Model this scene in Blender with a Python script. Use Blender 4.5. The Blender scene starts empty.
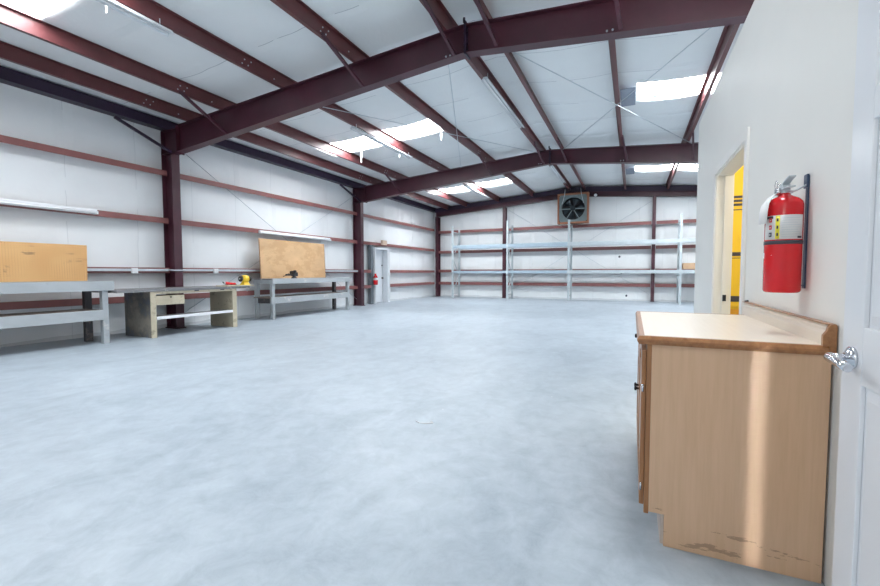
import bpy, math, random
from mathutils import Vector
random.seed(7)
S = bpy.context.scene
COL = S.collection
PI = math.pi

# ------------------------------------------------------------------ materials
def nodes(name):
    m = bpy.data.materials.new(name); m.use_nodes = True
    nt = m.node_tree; b = nt.nodes['Principled BSDF']
    return m, nt, b
def pos(nt, scale=(1, 1, 1)):
    g = nt.nodes.new('ShaderNodeNewGeometry'); mp = nt.nodes.new('ShaderNodeMapping')
    mp.inputs['Scale'].default_value = scale
    nt.links.new(g.outputs['Position'], mp.inputs['Vector'])
    return mp.outputs['Vector']
def noise(nt, vec, scale, detail=4, rough=.55, dist=0):
    n = nt.nodes.new('ShaderNodeTexNoise'); n.inputs['Scale'].default_value = scale
    n.inputs['Detail'].default_value = detail; n.inputs['Roughness'].default_value = rough
    n.inputs['Distortion'].default_value = dist
    nt.links.new(vec, n.inputs['Vector']); return n.outputs['Fac']
def ramp(nt, fac, stops):
    r = nt.nodes.new('ShaderNodeValToRGB'); e = r.color_ramp.elements
    e[0].position = stops[0][0]; e[0].color = (*stops[0][1], 1)
    e[1].position = stops[-1][0]; e[1].color = (*stops[-1][1], 1)
    for p, c in stops[1:-1]:
        x = e.new(p); x.color = (*c, 1)
    nt.links.new(fac, r.inputs['Fac']); return r.outputs['Color']
def mixc(nt, fac, a, b, mode='MIX'):
    m = nt.nodes.new('ShaderNodeMix'); m.data_type = 'RGBA'; m.blend_type = mode
    for k, v in ((0, fac), (6, a), (7, b)):
        if isinstance(v, (int, float)): m.inputs[k].default_value = v
        elif isinstance(v, tuple): m.inputs[k].default_value = (*v, 1)
        else: nt.links.new(v, m.inputs[k])
    return m.outputs[2]
def math_(nt, op, a, b=0, c=0):
    m = nt.nodes.new('ShaderNodeMath'); m.operation = op
    for k, v in enumerate((a, b, c)):
        if isinstance(v, (int, float)): m.inputs[k].default_value = v
        else: nt.links.new(v, m.inputs[k])
    return m.outputs[0]
def bump(nt, b, h, dist=.01, strength=.5):
    n = nt.nodes.new('ShaderNodeBump'); n.inputs['Distance'].default_value = dist
    n.inputs['Strength'].default_value = strength
    nt.links.new(h, n.inputs['Height']); nt.links.new(n.outputs['Normal'], b.inputs['Normal'])
def sc(c, k): return tuple(min(1, x * k) for x in c)
def mat(name, c, rough=.5, var=.12, scale=3, metal=0, bmp=0, stretch=(1, 1, 1), c2=None):
    m, nt, b = nodes(name)
    v = pos(nt, stretch); f = noise(nt, v, scale)
    c2 = c2 or sc(c, 1 - var)
    nt.links.new(ramp(nt, f, [(.3, c2), (.7, c)]), b.inputs['Base Color'])
    b.inputs['Roughness'].default_value = rough; b.inputs['Metallic'].default_value = metal
    if bmp: bump(nt, b, noise(nt, v, scale * 4), bmp, .5)
    return m

def insulation(name, axis, c=(.82, .845, .85), seam=1.22, off=0., wall=False):
    m, nt, b = nodes(name)
    v = pos(nt); sp = nt.nodes.new('ShaderNodeSeparateXYZ'); nt.links.new(v, sp.inputs[0])
    lo = noise(nt, v, .8, 3); hi = noise(nt, pos(nt, (1, 1, 1) if wall else (2.5, .8, 1)), 6, 5)
    w = noise(nt, v, 1.3, 2)
    col = ramp(nt, lo, [(.25, sc(c, .93)), (.75, c)])
    q = math_(nt, 'ADD', sp.outputs[axis], math_(nt, 'MULTIPLY', w, .10))
    fr = math_(nt, 'FRACT', math_(nt, 'DIVIDE', math_(nt, 'ADD', q, 50 * seam + off), seam))
    d = math_(nt, 'ABSOLUTE', math_(nt, 'SUBTRACT', fr, .5))
    line = math_(nt, 'LESS_THAN', d, .005)
    broken = math_(nt, 'GREATER_THAN', noise(nt, v, .9, 1), .46)
    line = math_(nt, 'MULTIPLY', line, broken)
    col = mixc(nt, math_(nt, 'MULTIPLY', line, .22 if wall else .65), col, (.25, .28, .32))
    if wall:   # scuffs and dust marks on the vinyl facing, darker strip at its base
        sm = noise(nt, v, 2.6, 6, .7)
        sm = math_(nt, 'GREATER_THAN', sm, .70)
        col = mixc(nt, math_(nt, 'MULTIPLY', sm, .18), col, (.35, .37, .40))
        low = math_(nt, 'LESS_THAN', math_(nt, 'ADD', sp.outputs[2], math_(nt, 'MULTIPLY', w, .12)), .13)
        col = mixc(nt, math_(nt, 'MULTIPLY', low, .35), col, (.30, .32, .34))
    nt.links.new(col, b.inputs['Base Color']); b.inputs['Roughness'].default_value = .42
    b.inputs['Specular IOR Level'].default_value = .35
    hh = math_(nt, 'ADD', math_(nt, 'MULTIPLY', hi, .35), math_(nt, 'MULTIPLY', math_(nt, 'MINIMUM', math_(nt, 'MULTIPLY', d, 8), 1), .8))
    bump(nt, b, hh, .035, .3 if wall else .55)
    return m
def concrete():
    m, nt, b = nodes('polished_concrete')
    v = pos(nt)
    a = noise(nt, v, .55, 6, .6, .6); f = noise(nt, v, 6.5, 8, .72, .5); g = noise(nt, pos(nt, (1, .6, 1)), 1.8, 6, .65, 1.2)
    col = ramp(nt, a, [(.32, (.23, .285, .335)), (.5, (.34, .40, .455)), (.68, (.45, .515, .575))])
    col = mixc(nt, .55, col, ramp(nt, g, [(.34, (.245, .30, .355)), (.58, (.455, .525, .585))]))
    col = mixc(nt, .45, col, ramp(nt, f, [(.3, (.26, .30, .35)), (.65, (.48, .54, .59))]))
    vo = nt.nodes.new('ShaderNodeTexVoronoi'); vo.inputs['Scale'].default_value = 2.2; nt.links.new(v, vo.inputs['Vector'])
    speck = math_(nt, 'LESS_THAN', vo.outputs['Distance'], .018)
    col = mixc(nt, math_(nt, 'MULTIPLY', speck, .5), col, (.85, .85, .82))
    nt.links.new(col, b.inputs['Base Color'])
    nt.links.new(math_(nt, 'MULTIPLY_ADD', f, .3, .26), b.inputs['Roughness'])
    b.inputs['Specular IOR Level'].default_value = .45
    bump(nt, b, f, .004, .35)
    return m
def wood(name, c, c2, axis=2, rough=.4, fine=26, dirt=None, coat=0):
    m, nt, b = nodes(name)
    st = [1, 1, 1]; st[axis] = .06
    v = pos(nt, tuple(st)); f = noise(nt, v, fine, 5, .6, .3); big = noise(nt, pos(nt), 1.6, 3)
    col = ramp(nt, f, [(.3, c2), (.65, c)])
    col = mixc(nt, math_(nt, 'MULTIPLY', big, .25), col, sc(c2, .85))
    if dirt:
        dv = noise(nt, pos(nt, (1, 1, 5)), 5, 6, .7)
        sp = nt.nodes.new('ShaderNodeSeparateXYZ'); nt.links.new(pos(nt), sp.inputs[0])
        low = math_(nt, 'GREATER_THAN', math_(nt, 'SUBTRACT', dv, math_(nt, 'MULTIPLY', sp.outputs[2], .6)), .565)
        col = mixc(nt, math_(nt, 'MULTIPLY', low, .55), col, dirt)
    nt.links.new(col, b.inputs['Base Color']); b.inputs['Roughness'].default_value = rough
    if coat: b.inputs['Coat Weight'].default_value = coat; b.inputs['Coat Roughness'].default_value = .12
    return m
def patchy(name, base, spots, rough=.6, scale=3, thr=.58, stretch=(1, 1, 1), soft=.06):
    """painted or bare board with worn patches: spots = [(colour, threshold, scale, amount)]"""
    m, nt, b = nodes(name); v = pos(nt, stretch)
    col = ramp(nt, noise(nt, v, scale), [(.3, sc(base, .82)), (.7, base)])
    for c, t, s, k in spots:
        q = noise(nt, v, s, 6, .68)
        r = ramp(nt, q, [(t, (0, 0, 0)), (min(1, t + soft), (1, 1, 1))])
        col = mixc(nt, math_(nt, 'MULTIPLY', r, k), col, c)
    nt.links.new(col, b.inputs['Base Color']); b.inputs['Roughness'].default_value = rough
    return m

M = {}
M['steel'] = mat('maroon_primer_steel', (.068, .015, .028), .40, .3, 2.2, bmp=.001)
M['purlin'] = mat('brown_maroon_purlin_paint', (.125, .034, .036), .40, .35, 2.2, bmp=.001)
M['steel_dk'] = mat('dark_eave_steel', (.026, .011, .034), .45, .3, 2)
M['girt'] = mat('red_oxide_girt', (.26, .098, .092), .5, .25, 2.5)
M['roof'] = insulation('roof_insulation', 1, off=.35)
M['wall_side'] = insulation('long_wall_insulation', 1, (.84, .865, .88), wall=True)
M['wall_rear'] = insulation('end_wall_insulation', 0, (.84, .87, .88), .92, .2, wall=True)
M['floor'] = concrete()
M['plaster'] = mat('painted_drywall', (.83, .825, .79), .55, .03, 1.5, bmp=.0008)
M['trim'] = mat('white_trim_paint', (.84, .83, .80), .4, .04, 3)
M['door'] = mat('white_door_paint', (.80, .82, .85), .28, .02, 3)
M['cream'] = mat('cream_room_paint', (.84, .81, .74), .6, .05, 2)
M['yellow'] = mat('yellow_enamel', (.90, .60, .03), .4, .06, 4)
M['orange'] = mat('orange_enamel', (.80, .40, .03), .45, .1, 4)
M['black'] = mat('black_rubber', (.015, .015, .018), .5, .3, 8)
M['iron'] = mat('cast_iron', (.03, .03, .035), .45, .4, 12, metal=.3)
M['chrome'] = mat('satin_chrome', (.72, .74, .78), .2, .05, 8, metal=1)
M['galv'] = mat('galvanised_steel', (.60, .66, .70), .42, .15, 7, metal=.35)
M['rack_post'] = mat('pale_rack_paint', (.50, .56, .59), .45, .15, 5)
M['rack_beam'] = patchy('pale_blue_beam_paint', (.38, .48, .56), [((.33, .40, .47), .62, 9, .6)], .45)
M['alu'] = mat('brushed_lamp_metal', (.62, .65, .68), .35, .1, 5, metal=.4)
M['lamp_white'] = mat('white_lamp_enamel', (.86, .87, .90), .35, .03, 5)
M['tube'] = mat('fluorescent_tube_glass', (.92, .93, .95), .2, .02, 5)
M['grey_wood'] = patchy('grey_painted_timber', (.38, .41, .43), [((.30, .31, .31), .60, 7, .6), ((.64, .62, .57), .62, 4, .5)], .6, 3, stretch=(1, .5, 1))
M['grey_wood_red'] = patchy('grey_timber_with_red_overspray', (.40, .43, .45), [((.30, .31, .31), .62, 7, .5), ((.62, .12, .10), .66, 3.1, .75)], .6, 3, stretch=(1, .6, 1))
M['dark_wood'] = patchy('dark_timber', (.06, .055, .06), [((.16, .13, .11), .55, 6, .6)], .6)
M['shelf_wood'] = patchy('worn_bench_boards', (.27, .21, .18), [((.12, .10, .09), .5, 5, .6)], .6)
M['steel_top'] = patchy('worn_steel_benchtop', (.20, .20, .21), [((.42, .40, .37), .57, 6, .7)], .4)
M['cream_wood'] = patchy('worn_cream_plywood', (.56, .50, .37), [((.28, .24, .17), .56, 6, .65), ((.10, .10, .11), .66, 3, .6)], .6)
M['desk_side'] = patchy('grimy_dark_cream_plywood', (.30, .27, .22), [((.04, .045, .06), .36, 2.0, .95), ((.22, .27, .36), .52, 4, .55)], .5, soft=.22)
M['ply'] = patchy('stained_plywood', (.64, .41, .22), [((.42, .24, .10), .50, 1.8, .4), ((.12, .08, .05), .68, 2.6, .6)], .6, 2, stretch=(1, 1, 1.8))
M['ply_edge'] = mat('plywood_edge', (.42, .24, .13), .6, .3, 20)
M['oak'] = wood('oak_edge', (.42, .19, .07), (.25, .10, .035), 1, .38, 40, coat=.2)
M['oak_v'] = wood('oak_stile', (.42, .20, .08), (.26, .11, .04), 2, .38, 40, coat=.2)
M['lam_side'] = wood('tan_laminate_side', (.68, .44, .275), (.62, .395, .24), 2, .30, 60, dirt=(.20, .11, .065), coat=.6)
M['lam_top'] = wood('pale_laminate_top', (.80, .71, .60), (.76, .66, .55), 1, .3, 40)
M['toe'] = mat('pale_toe_board', (.60, .52, .46), .5, .2, 4)
M['red'] = mat('red_extinguisher_enamel', (.62, .012, .018), .18, .05, 6)
M['paper'] = mat('white_paper', (.82, .82, .83), .6, .05, 6)
M['label'] = mat('pale_label', (.70, .71, .72), .45, .05, 6)
M['ink'] = mat('dark_ink', (.05, .05, .07), .5, .1, 6)
M['red_ink'] = mat('red_ink', (.65, .04, .05), .5, .1, 6)
M['yellow_ink'] = mat('yellow_ink', (.85, .75, .05), .5, .05, 6)
M['blueplate'] = mat('dark_blue_bracket', (.04, .07, .14), .4, .2, 6, metal=.3)
M['pale_box'] = mat('beige_plastic', (.62, .48, .38), .5, .08, 6)
M['board'] = mat('brown_board', (.55, .36, .22), .6, .15, 6)
M['fan_plate'] = mat('fan_panel_metal', (.22, .28, .29), .45, .2, 6, metal=.3)
M['fan_dark'] = mat('fan_blade_metal', (.035, .05, .06), .4, .3, 6, metal=.3)
M['fan_wood'] = mat('fan_frame_timber', (.36, .15, .08), .55, .2, 10)
M['grey_door'] = mat('dark_grey_jamb_paint', (.12, .14, .16), .5, .15, 4)
M['pale_door'] = mat('pale_grey_door_paint', (.68, .71, .74), .45, .05, 4)
M['net'] = mat('blue_grey_netting', (.27, .31, .38), .7, .25, 30)
M['vinyl'] = mat('torn_white_vinyl', (.85, .86, .88), .5, .05, 6)

def peg_mat():
    m, nt, b = nodes('perforated_hardboard')
    v = pos(nt); sp = nt.nodes.new('ShaderNodeSeparateXYZ'); nt.links.new(v, sp.inputs[0])
    def cell(o): return math_(nt, 'SUBTRACT', math_(nt, 'FRACT', math_(nt, 'DIVIDE', math_(nt, 'ADD', o, 50), .0254 * 1.4)), .5)
    a = cell(sp.outputs[1]); c = cell(sp.outputs[2])
    r = math_(nt, 'SQRT', math_(nt, 'ADD', math_(nt, 'MULTIPLY', a, a), math_(nt, 'MULTIPLY', c, c)))
    hole = math_(nt, 'LESS_THAN', r, .17)
    col = ramp(nt, noise(nt, v, 2), [(.3, (.62, .34, .13)), (.7, (.70, .42, .18))])
    st = noise(nt, pos(nt, (1, 1, 3)), 3.3, 6, .7)
    col = mixc(nt, math_(nt, 'MULTIPLY', math_(nt, 'GREATER_THAN', st, .62), .6), col, (.10, .06, .04))
    col = mixc(nt, math_(nt, 'MULTIPLY', hole, .7), col, (.16, .08, .03))
    nt.links.new(col, b.inputs['Base Color']); b.inputs['Roughness'].default_value = .5
    return m
M['peg'] = peg_mat()
def emit(name, c, s):
    m, nt, b = nodes(name)
    b.inputs['Base Color'].default_value = (.9, .9, .9, 1)
    b.inputs['Emission Color'].default_value = (*c, 1); b.inputs['Emission Strength'].default_value = s
    return m
M['sky'] = emit('daylit_translucent_panel', (.93, .97, 1), 62)

# ------------------------------------------------------------------ geometry
class MB:
    def __init__(s): s.v = []; s.f = []; s.sm = []; s.mi = []
    def add(s, vs, fs, smooth=False, mi=0):
        n = len(s.v); s.v += [tuple(p) for p in vs]
        for k, f in enumerate(fs):
            s.f.append([n + i for i in f]); s.sm.append(smooth if isinstance(smooth, bool) else smooth[k]); s.mi.append(mi)
        return s
    def box(s, x0, x1, y0, y1, z0, z1, mi=0):
        x0, x1 = sorted((x0, x1)); y0, y1 = sorted((y0, y1)); z0, z1 = sorted((z0, z1))
        vs = [(x, y, z) for z in (z0, z1) for y in (y0, y1) for x in (x0, x1)]
        return s.add(vs, [(0, 2, 3, 1), (4, 5, 7, 6), (0, 1, 5, 4), (2, 6, 7, 3), (0, 4, 6, 2), (1, 3, 7, 5)], mi=mi)
    def prism(s, poly, axis, a, b, mi=0):
        """poly in the two other axes (cyclic order of x,y,z without axis), extruded a..b; concave allowed via ngon"""
        def P(p, t):
            if axis == 0: return (t, p[0], p[1])
            if axis == 1: return (p[0], t, p[1])
            return (p[0], p[1], t)
        n = len(poly); vs = [P(p, a) for p in poly] + [P(p, b) for p in poly]
        fs = [tuple(range(n))[::-1], tuple(range(n, 2 * n))] + [(i, (i + 1) % n, n + (i + 1) % n, n + i) for i in range(n)]
        return s.add(vs, fs, mi=mi)
    def hexa(s, A, B):
        """bar of 4-corner section A (4 pts) to section B (4 pts)"""
        return s.add(list(A) + list(B), [(3, 2, 1, 0), (4, 5, 6, 7)] + [(i, (i + 1) % 4, 4 + (i + 1) % 4, 4 + i) for i in range(4)])
    def bar(s, p, q, w, h, up=(0, 0, 1)):
        p, q = Vector(p), Vector(q); d = (q - p).normalized(); u = Vector(up)
        r = d.cross(u)
        if r.length < 1e-4: r = d.cross(Vector((1, 0, 0)))
        r.normalize(); u = r.cross(d).normalized()
        o = [(-1, -1), (1, -1), (1, 1), (-1, 1)]
        return s.hexa([p + r * (a * w / 2) + u * (b * h / 2) for a, b in o], [q + r * (a * w / 2) + u * (b * h / 2) for a, b in o])
    def lathe(s, p, q, prof, n=20, mi=0):
        """prof = [(t along p->q in metres, radius)]"""
        p, q = Vector(p), Vector(q); d = (q - p).normalized()
        r = d.cross(Vector((0, 0, 1)))
        if r.length < 1e-3: r = Vector((1, 0, 0))
        r.normalize(); u = d.cross(r).normalized()
        vs = []; m = len(prof)
        for t, R in prof:
            for k in range(n):
                a = 2 * PI * k / n; vs.append(p + d * t + r * (R * math.cos(a)) + u * (R * math.sin(a)))
        fs = [(j * n + k, j * n + (k + 1) % n, (j + 1) * n + (k + 1) % n, (j + 1) * n + k) for j in range(m - 1) for k in range(n)]
        sm = [True] * len(fs)
        fs += [tuple(range(n))[::-1], tuple(range((m - 1) * n, m * n))]; sm += [False, False]
        return s.add(vs, fs, sm, mi)
    def cyl(s, p, q, R, n=16, R2=None, mi=0):
        L = (Vector(q) - Vector(p)).length
        return s.lathe(p, q, [(0, R), (L, R if R2 is None else R2)], n, mi)
    def tube(s, pts, R, n=8):
        pts = [Vector(p) for p in pts]; vs = []; m = len(pts)
        for i, p in enumerate(pts):
            d = (pts[min(i + 1, m - 1)] - pts[max(i - 1, 0)]).normalized()
            r = d.cross(Vector((.13, .21, .97)).normalized()).normalized(); u = d.cross(r)
            for k in range(n):
                a = 2 * PI * k / n; vs.append(p + r * (R * math.cos(a)) + u * (R * math.sin(a)))
        fs = [(j * n + k, j * n + (k + 1) % n, (j + 1) * n + (k + 1) % n, (j + 1) * n + k) for j in range(m - 1) for k in range(n)]
        sm = [True] * len(fs)
        fs += [tuple(range(n))[::-1], tuple(range((m - 1) * n, m * n))]; sm += [False, False]
        return s.add(vs, fs, sm)
    def build(s, name, mats, parent=None, bevel=0, label=None):
        mats = mats if isinstance(mats, (list, tuple)) else [mats]
        if parent is not None:
            q = parent; o_ = Vector((0, 0, 0))
            while q is not None: o_ += q.location; q = q.parent
        else:
            xs = [p[0] for p in s.v]; ys = [p[1] for p in s.v]; zs = [p[2] for p in s.v]
            o_ = Vector(((min(xs) + max(xs)) / 2, (min(ys) + max(ys)) / 2, min(zs)))
        me = bpy.data.meshes.new(name)
        me.from_pydata([tuple(Vector(p) - o_) for p in s.v], [], s.f)
        me.polygons.foreach_set('use_smooth', s.sm); me.polygons.foreach_set('material_index', s.mi)
        for m in mats: me.materials.append(M[m])
        me.update()
        import bmesh
        bm = bmesh.new(); bm.from_mesh(me); bmesh.ops.recalc_face_normals(bm, faces=bm.faces); bm.to_mesh(me); bm.free()
        o = bpy.data.objects.new(name, me); COL.objects.link(o)
        if parent is None: o.location = o_
        else: o.parent = parent
        if bevel:
            b = o.modifiers.new('edge', 'BEVEL'); b.width = bevel; b.segments = 2; b.limit_method = 'ANGLE'
        if label: o['label'] = label
        return o
def tag(o, label=None, cat=None, group=None, kind=None):
    if label: o['label'] = label
    if cat: o['category'] = cat
    if group: o['group'] = group
    if kind: o['kind'] = kind
    return o
def thing(name, loc, label, cat, group=None):
    o = bpy.data.objects.new(name, None); COL.objects.link(o); o.location = loc; o.empty_display_size = .2
    return tag(o, label, cat, group)
def struct(mb, name, m, **k): return tag(mb.build(name, m, **k), kind='structure')
def copy_tree(o, dy=(0, 0, 0), parent=None):
    c = o.copy(); COL.objects.link(c)
    if parent is None: c.location = Vector(o.location) + Vector(dy)
    else: c.parent = parent
    for ch in o.children: copy_tree(ch, parent=c)
    return c

# ------------------------------------------------------------------ key dimensions
XW, XG, XC = -9.60, -9.39, -9.224      # sheet, girt face, column face of the long wall
XRD, XE = -2.337, 4.93                 # ridge line, far long wall
Y0, YR = -1.3, 20.06                   # front end, rear sheet
F = [6.149 - .09, 13.155 - .09]        # frame centre planes
BF = .09
R = .715                               # partition face
ZP = 3.085
def zt(x): return 4.94 - .075 * abs(x - XRD)    # top of rafters
def zb(x): return 4.54 - .0975 * abs(x - XRD)   # underside of rafters
PUR = [-8.66, -7.64, -5.98, -4.33, -2.66, -2.0, -.35, 1.25, 2.9, 4.15]
SKY_Y = [(2.2, 3.12), (9.27, 10.22), (16.3, 17.25)]
SKY_X = [(-8.1, -4.50), (0.0, 3.6)]
def sky_x(k): return [(-7.60, -4.50) if k == 0 else SKY_X[0], SKY_X[1]]

# ------------------------------------------------------------------ shell
struct(MB().box(XW - .3, XE + .3, Y0 - .5, YR + .3, -.15, 0), 'floor', 'floor')
struct(MB().box(XW - .15, XW, Y0, 14.12, 0, zt(XW) + .32), 'wall_left', 'wall_side')
struct(MB().box(XW - .15, XW, 14.12, 15.05, 2.27, zt(XW) + .32).box(XW - .15, XW, 15.05, YR, 0, zt(XW) + .32), 'wall_left', 'wall_side')
struct(MB().box(XE, XE + .15, Y0, YR, 0, zt(XE) + .32), 'wall_right', 'wall_side')
w = MB().prism([(XW, 0), (XE, 0), (XE, zt(XE) + .3), (XRD, zt(XRD) + .3), (XW, zt(XW) + .3)], 1, YR, YR + .15)
struct(w, 'wall_back', 'wall_rear')
# front end, unseen: wide opening added to let fill light in
w = MB().box(XW, -8.6, Y0 - .15, Y0, 0, 4.3).box(-.6, XE, Y0 - .15, Y0, 0, 4.3)
w.prism([(XW, 4.3), (XE, 4.3), (XE, zt(XE) + .3), (XRD, zt(XRD) + .3), (XW, zt(XW) + .3)], 1, Y0 - .15, Y0)
struct(w, 'wall_front', 'wall_rear')

# insulated ceiling facing sagging between purlins, open at the skylights
def ceiling():
    mb = MB()
    pur = [XW] + PUR[:5] + [XRD] + PUR[5:] + [XE]
    xs = []
    for a, b in zip(pur, pur[1:]):
        n = max(2, int(round((b - a) / .27)))
        for i in range(n): xs.append((a + (b - a) * i / n, a, b))
    xs.append((XE, XE, XE + 1))
    cuts = [c for p in SKY_X for c in p] + [-7.60]
    ext = []
    for x, a, b in xs: ext.append((x, a, b))
    for c in cuts:
        for a, b in zip(pur, pur[1:]):
            if a < c < b: ext.append((c, a, b))
    ext.sort()
    keep = [ext[0]]
    for e in ext[1:]:
        if e[0] - keep[-1][0] > .04: keep.append(e)
        elif e[0] in cuts: keep[-1] = e
    ext = keep
    ys = sorted(set([round(Y0 + i * .35, 3) for i in range(int((YR - Y0) / .35) + 1)] + [YR] + [c for p in SKY_Y for c in p]))
    vs = []
    for y in ys:
        for x, a, b in ext:
            t = (x - a) / (b - a)
            w_ = .045 * min(1, (b - a) / 1.6) * math.sin(PI * t) * (1 + .25 * math.sin(y * 2.1 + a * 3))
            vs.append((x, y, zt(x) + .225 - w_))
    n = len(ext); fs = []
    for j in range(len(ys) - 1):
        for i in range(n - 1):
            cx = (ext[i][0] + ext[i + 1][0]) / 2; cy = (ys[j] + ys[j + 1]) / 2
            if any(a < cy < b and any(p < cx < q for p, q in sky_x(i_)) for i_, (a, b) in enumerate(SKY_Y)): continue
            fs.append((j * n + i, j * n + i + 1, (j + 1) * n + i + 1, (j + 1) * n + i))
    mb.add(vs, fs, True)
    o = struct(mb, 'ceiling', 'roof')
    s = o.modifiers.new('thick', 'SOLIDIFY'); s.thickness = -.07; s.offset = -1
    # make sure thickness grows upwards
    return o
ce = ceiling()
def slab(x0, x1):
    return [(x0, zt(x0) + .32), (x1, zt(x1) + .32), (x1, zt(x1) + .35), (x0, zt(x0) + .35)]
d = MB()
for (x0, x1) in ((XW - .15, XRD), (XRD, XE + .15)): d.prism(slab(x0, x1), 1, Y0 - .15, YR + .15)
struct(d, 'ceiling', 'galv')

names = {0: 'closest to the camera end', 1: 'between the two big rafters', 2: 'in the bay by the rear wall'}
for sx in range(2):
    for k, (y0, y1) in enumerate(SKY_Y):
        x0, x1 = sky_x(k)[sx]
        mb = MB(); n = 24      # corrugated translucent sheet, level with the insulation
        vs = []
        for j in range(2):
            for i in range(n * 4 + 1):
                x = x0 + (x1 - x0) * i / (n * 4)
                vs.append((x, (y0, y1)[j], zt(x) + .287 + .007 * math.sin(i * PI / 2)))
        m_ = n * 4 + 1
        fs = [(i, i + 1, m_ + i + 1, m_ + i) for i in range(n * 4)]
        mb.add(vs, fs, True)
        o = mb.build('skylight', 'sky')
        s = o.modifiers.new('thick', 'SOLIDIFY'); s.thickness = .006
        tag(o, 'bright translucent roof skylight ' + ('on the bench-side slope, ' if sx == 0 else 'on the office-side slope, ') + names[k], 'skylight', 'translucent roof skylights')
    # netting patch beside the office-side panels
for k, (y0, y1) in enumerate(SKY_Y[1:]):
    o = MB().box(-.30, -.02, y0, y1, zt(-.02) + .120, zt(-.02) + .128).build('netting_patch', 'net')
    tag(o, 'blue-grey netting patch beside the skylight ' + ('between the two big rafters' if k == 0 else 'of the rear bay'), 'netting', 'netting patches by the skylights')

# ------------------------------------------------------------------ primary frames
ORD = ['first steel frame', 'second steel frame']
def brace(parent, p, q): MB().bar(p, q, .045, .045, (1, 0, 0)).build('flange_brace', 'steel', parent)
for k, yc in enumerate(F):
    y0, y1 = yc - BF, yc + BF
    # column
    t = thing('steel_column', (XC - .17, yc, 0), 'maroon tapered steel column of the %s on the bench wall' % ORD[k] + (', behind the cream desk' if k == 0 else ', beside the white exit door'), 'column', 'wall columns')
    ztop = 4.40
    MB().prism([(XC - .335, .02), (XC - .01, .02), (XC - .01, 3.86), (-9.06, 3.90), (-9.06, ztop), (XC - .335, ztop - .02)], 1, yc - .006, yc + .006).build('web', 'steel', t)
    MB().box(XC - .012, XC, y0, y1, .02, 3.868).build('inner_flange', 'steel', t)
    MB().box(XC - .35, XC - .335, y0, y1, .02, ztop - .02).build('outer_flange', 'steel', t)
    b = MB().box(XC - .37, XC + .03, y0 - .02, y1 + .02, 0, .02)
    b.build('base_plate', 'steel', t)
    MB().box(XC - .335, -9.06, y0, y1, 3.868, 3.882).box(XC - .335, -9.06, y0, y1, ztop - .03, ztop - .018).build('stiffener', 'steel', t)
    MB().box(-9.06, -9.045, y0, y1, 3.84, zt(-9.05)).build('end_plate', 'steel', t)
    # knee brace to eave strut
    MB().bar((-9.20, yc - .1, 3.87), (-9.34, yc - 1.12, 4.32), .05, .05).build('knee_brace', 'steel_dk', t)
    # rafter
    xa, xb = -9.043, XE - .52
    t = thing('roof_rafter', (XRD, yc, zb(xa)), 'deep maroon gabled main rafter, ' + ('the large one overhead crossing the top of the picture' if k == 0 else 'the second one, farther into the hall'), 'beam', 'main gabled rafters')
    m = MB().prism([(xa, zb(xa)), (XRD, zb(XRD)), (xb, zb(xb)), (xb, zt(xb)), (XRD, zt(XRD)), (xa, zt(xa))], 1, yc - .005, yc + .005)
    m.build('web', 'steel', t)
    m = MB()
    for a, b in ((xa, XRD), (XRD, xb)):
        m.prism([(a, zb(a) - .012), (b, zb(b) - .012), (b, zb(b)), (a, zb(a))], 1, y0, y1)
    m.build('bottom_flange', 'steel', t)
    m = MB()
    for a, b in ((xa, XRD), (XRD, xb)):
        m.prism([(a, zt(a) - .012), (b, zt(b) - .012), (b, zt(b)), (a, zt(a))], 1, y0, y1)
    m.build('top_flange', 'steel', t)
    m = MB().box(XRD - .014, XRD + .014, y0 - .01, y1 + .01, 4.50, 4.98)
    m.build('ridge_splice', 'steel_dk', t)
    for z in (4.58, 4.66, 4.82, 4.89):
        for yy in (yc - .055, yc + .055):
            MB().cyl((XRD - .035, yy, z), (XRD + .035, yy, z), .014, 6).build('bolt', 'steel_dk', t)
    MB().cyl((XRD - .03, yc - .05, 4.98), (XRD - .03, yc - .05, 5.05), .02, 6).build('bolt', 'steel_dk', t)
    for px in (-7.64, -4.33, -2.66, -2.0, -.35, 1.25):
        x = px + .03
        brace(t, (x + .12, y0 + .01, zb(x) + .02), (x, y0 - .87, zt(x) + .03))
    for px in (-2.66, -.35):
        for dx in (-.02, .05): MB().cyl((px + dx, yc - .02, zb(px) + .06), (px + dx, yc - .005, zb(px) + .06), .013, 8).build('bolt', 'galv', t)

# purlins (Z section) along the building
plab = ['lowest roof purlin above the bench wall', 'second roof purlin up from the bench wall', 'roof purlin holding the strip lights over the benches, third from the bench wall',
        'roof purlin at the upper edge of the bench-side skylights', 'ridge purlin on the bench side of the roof peak', 'ridge purlin on the office side of the roof peak',
        'roof purlin just beside the netting patches', 'roof purlin crossing the office-side skylights', 'upper purlin over the office rooms', 'lowest purlin over the office rooms']
for px, lb in zip(PUR, plab):
    s = 1 if px < XRD else -1
    z0, z1 = zt(px), zt(px) + .218
    prof = [(px - .035 * s, z0 + .02), (px - .035 * s, z0), (px + .03 * s, z0), (px + .03 * s, z1 - .004), (px + .085 * s, z1 - .004), (px + .085 * s, z1), (px + .024 * s, z1), (px + .024 * s, z0 + .006), (px - .029 * s, z0 + .006), (px - .029 * s, z0 + .02)]
    o = MB().prism(prof, 1, Y0, YR - .02).build('roof_purlin', 'purlin')
    tag(o, 'maroon ' + lb, 'purlin', 'roof purlins')
    if px < -4:
        for yc in F:
            for (dy, dz) in ((-.98, .05), (-.93, .13), (-.86, .06), (-.80, .14), (-.30, .07)):
                xb_ = px + .03
                MB().cyl((xb_ - .002, yc + dy, z0 + dz), (xb_ + .010, yc + dy, z0 + dz), .011, 6).build('bolt', 'galv', o, label='bright bolt')
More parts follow.
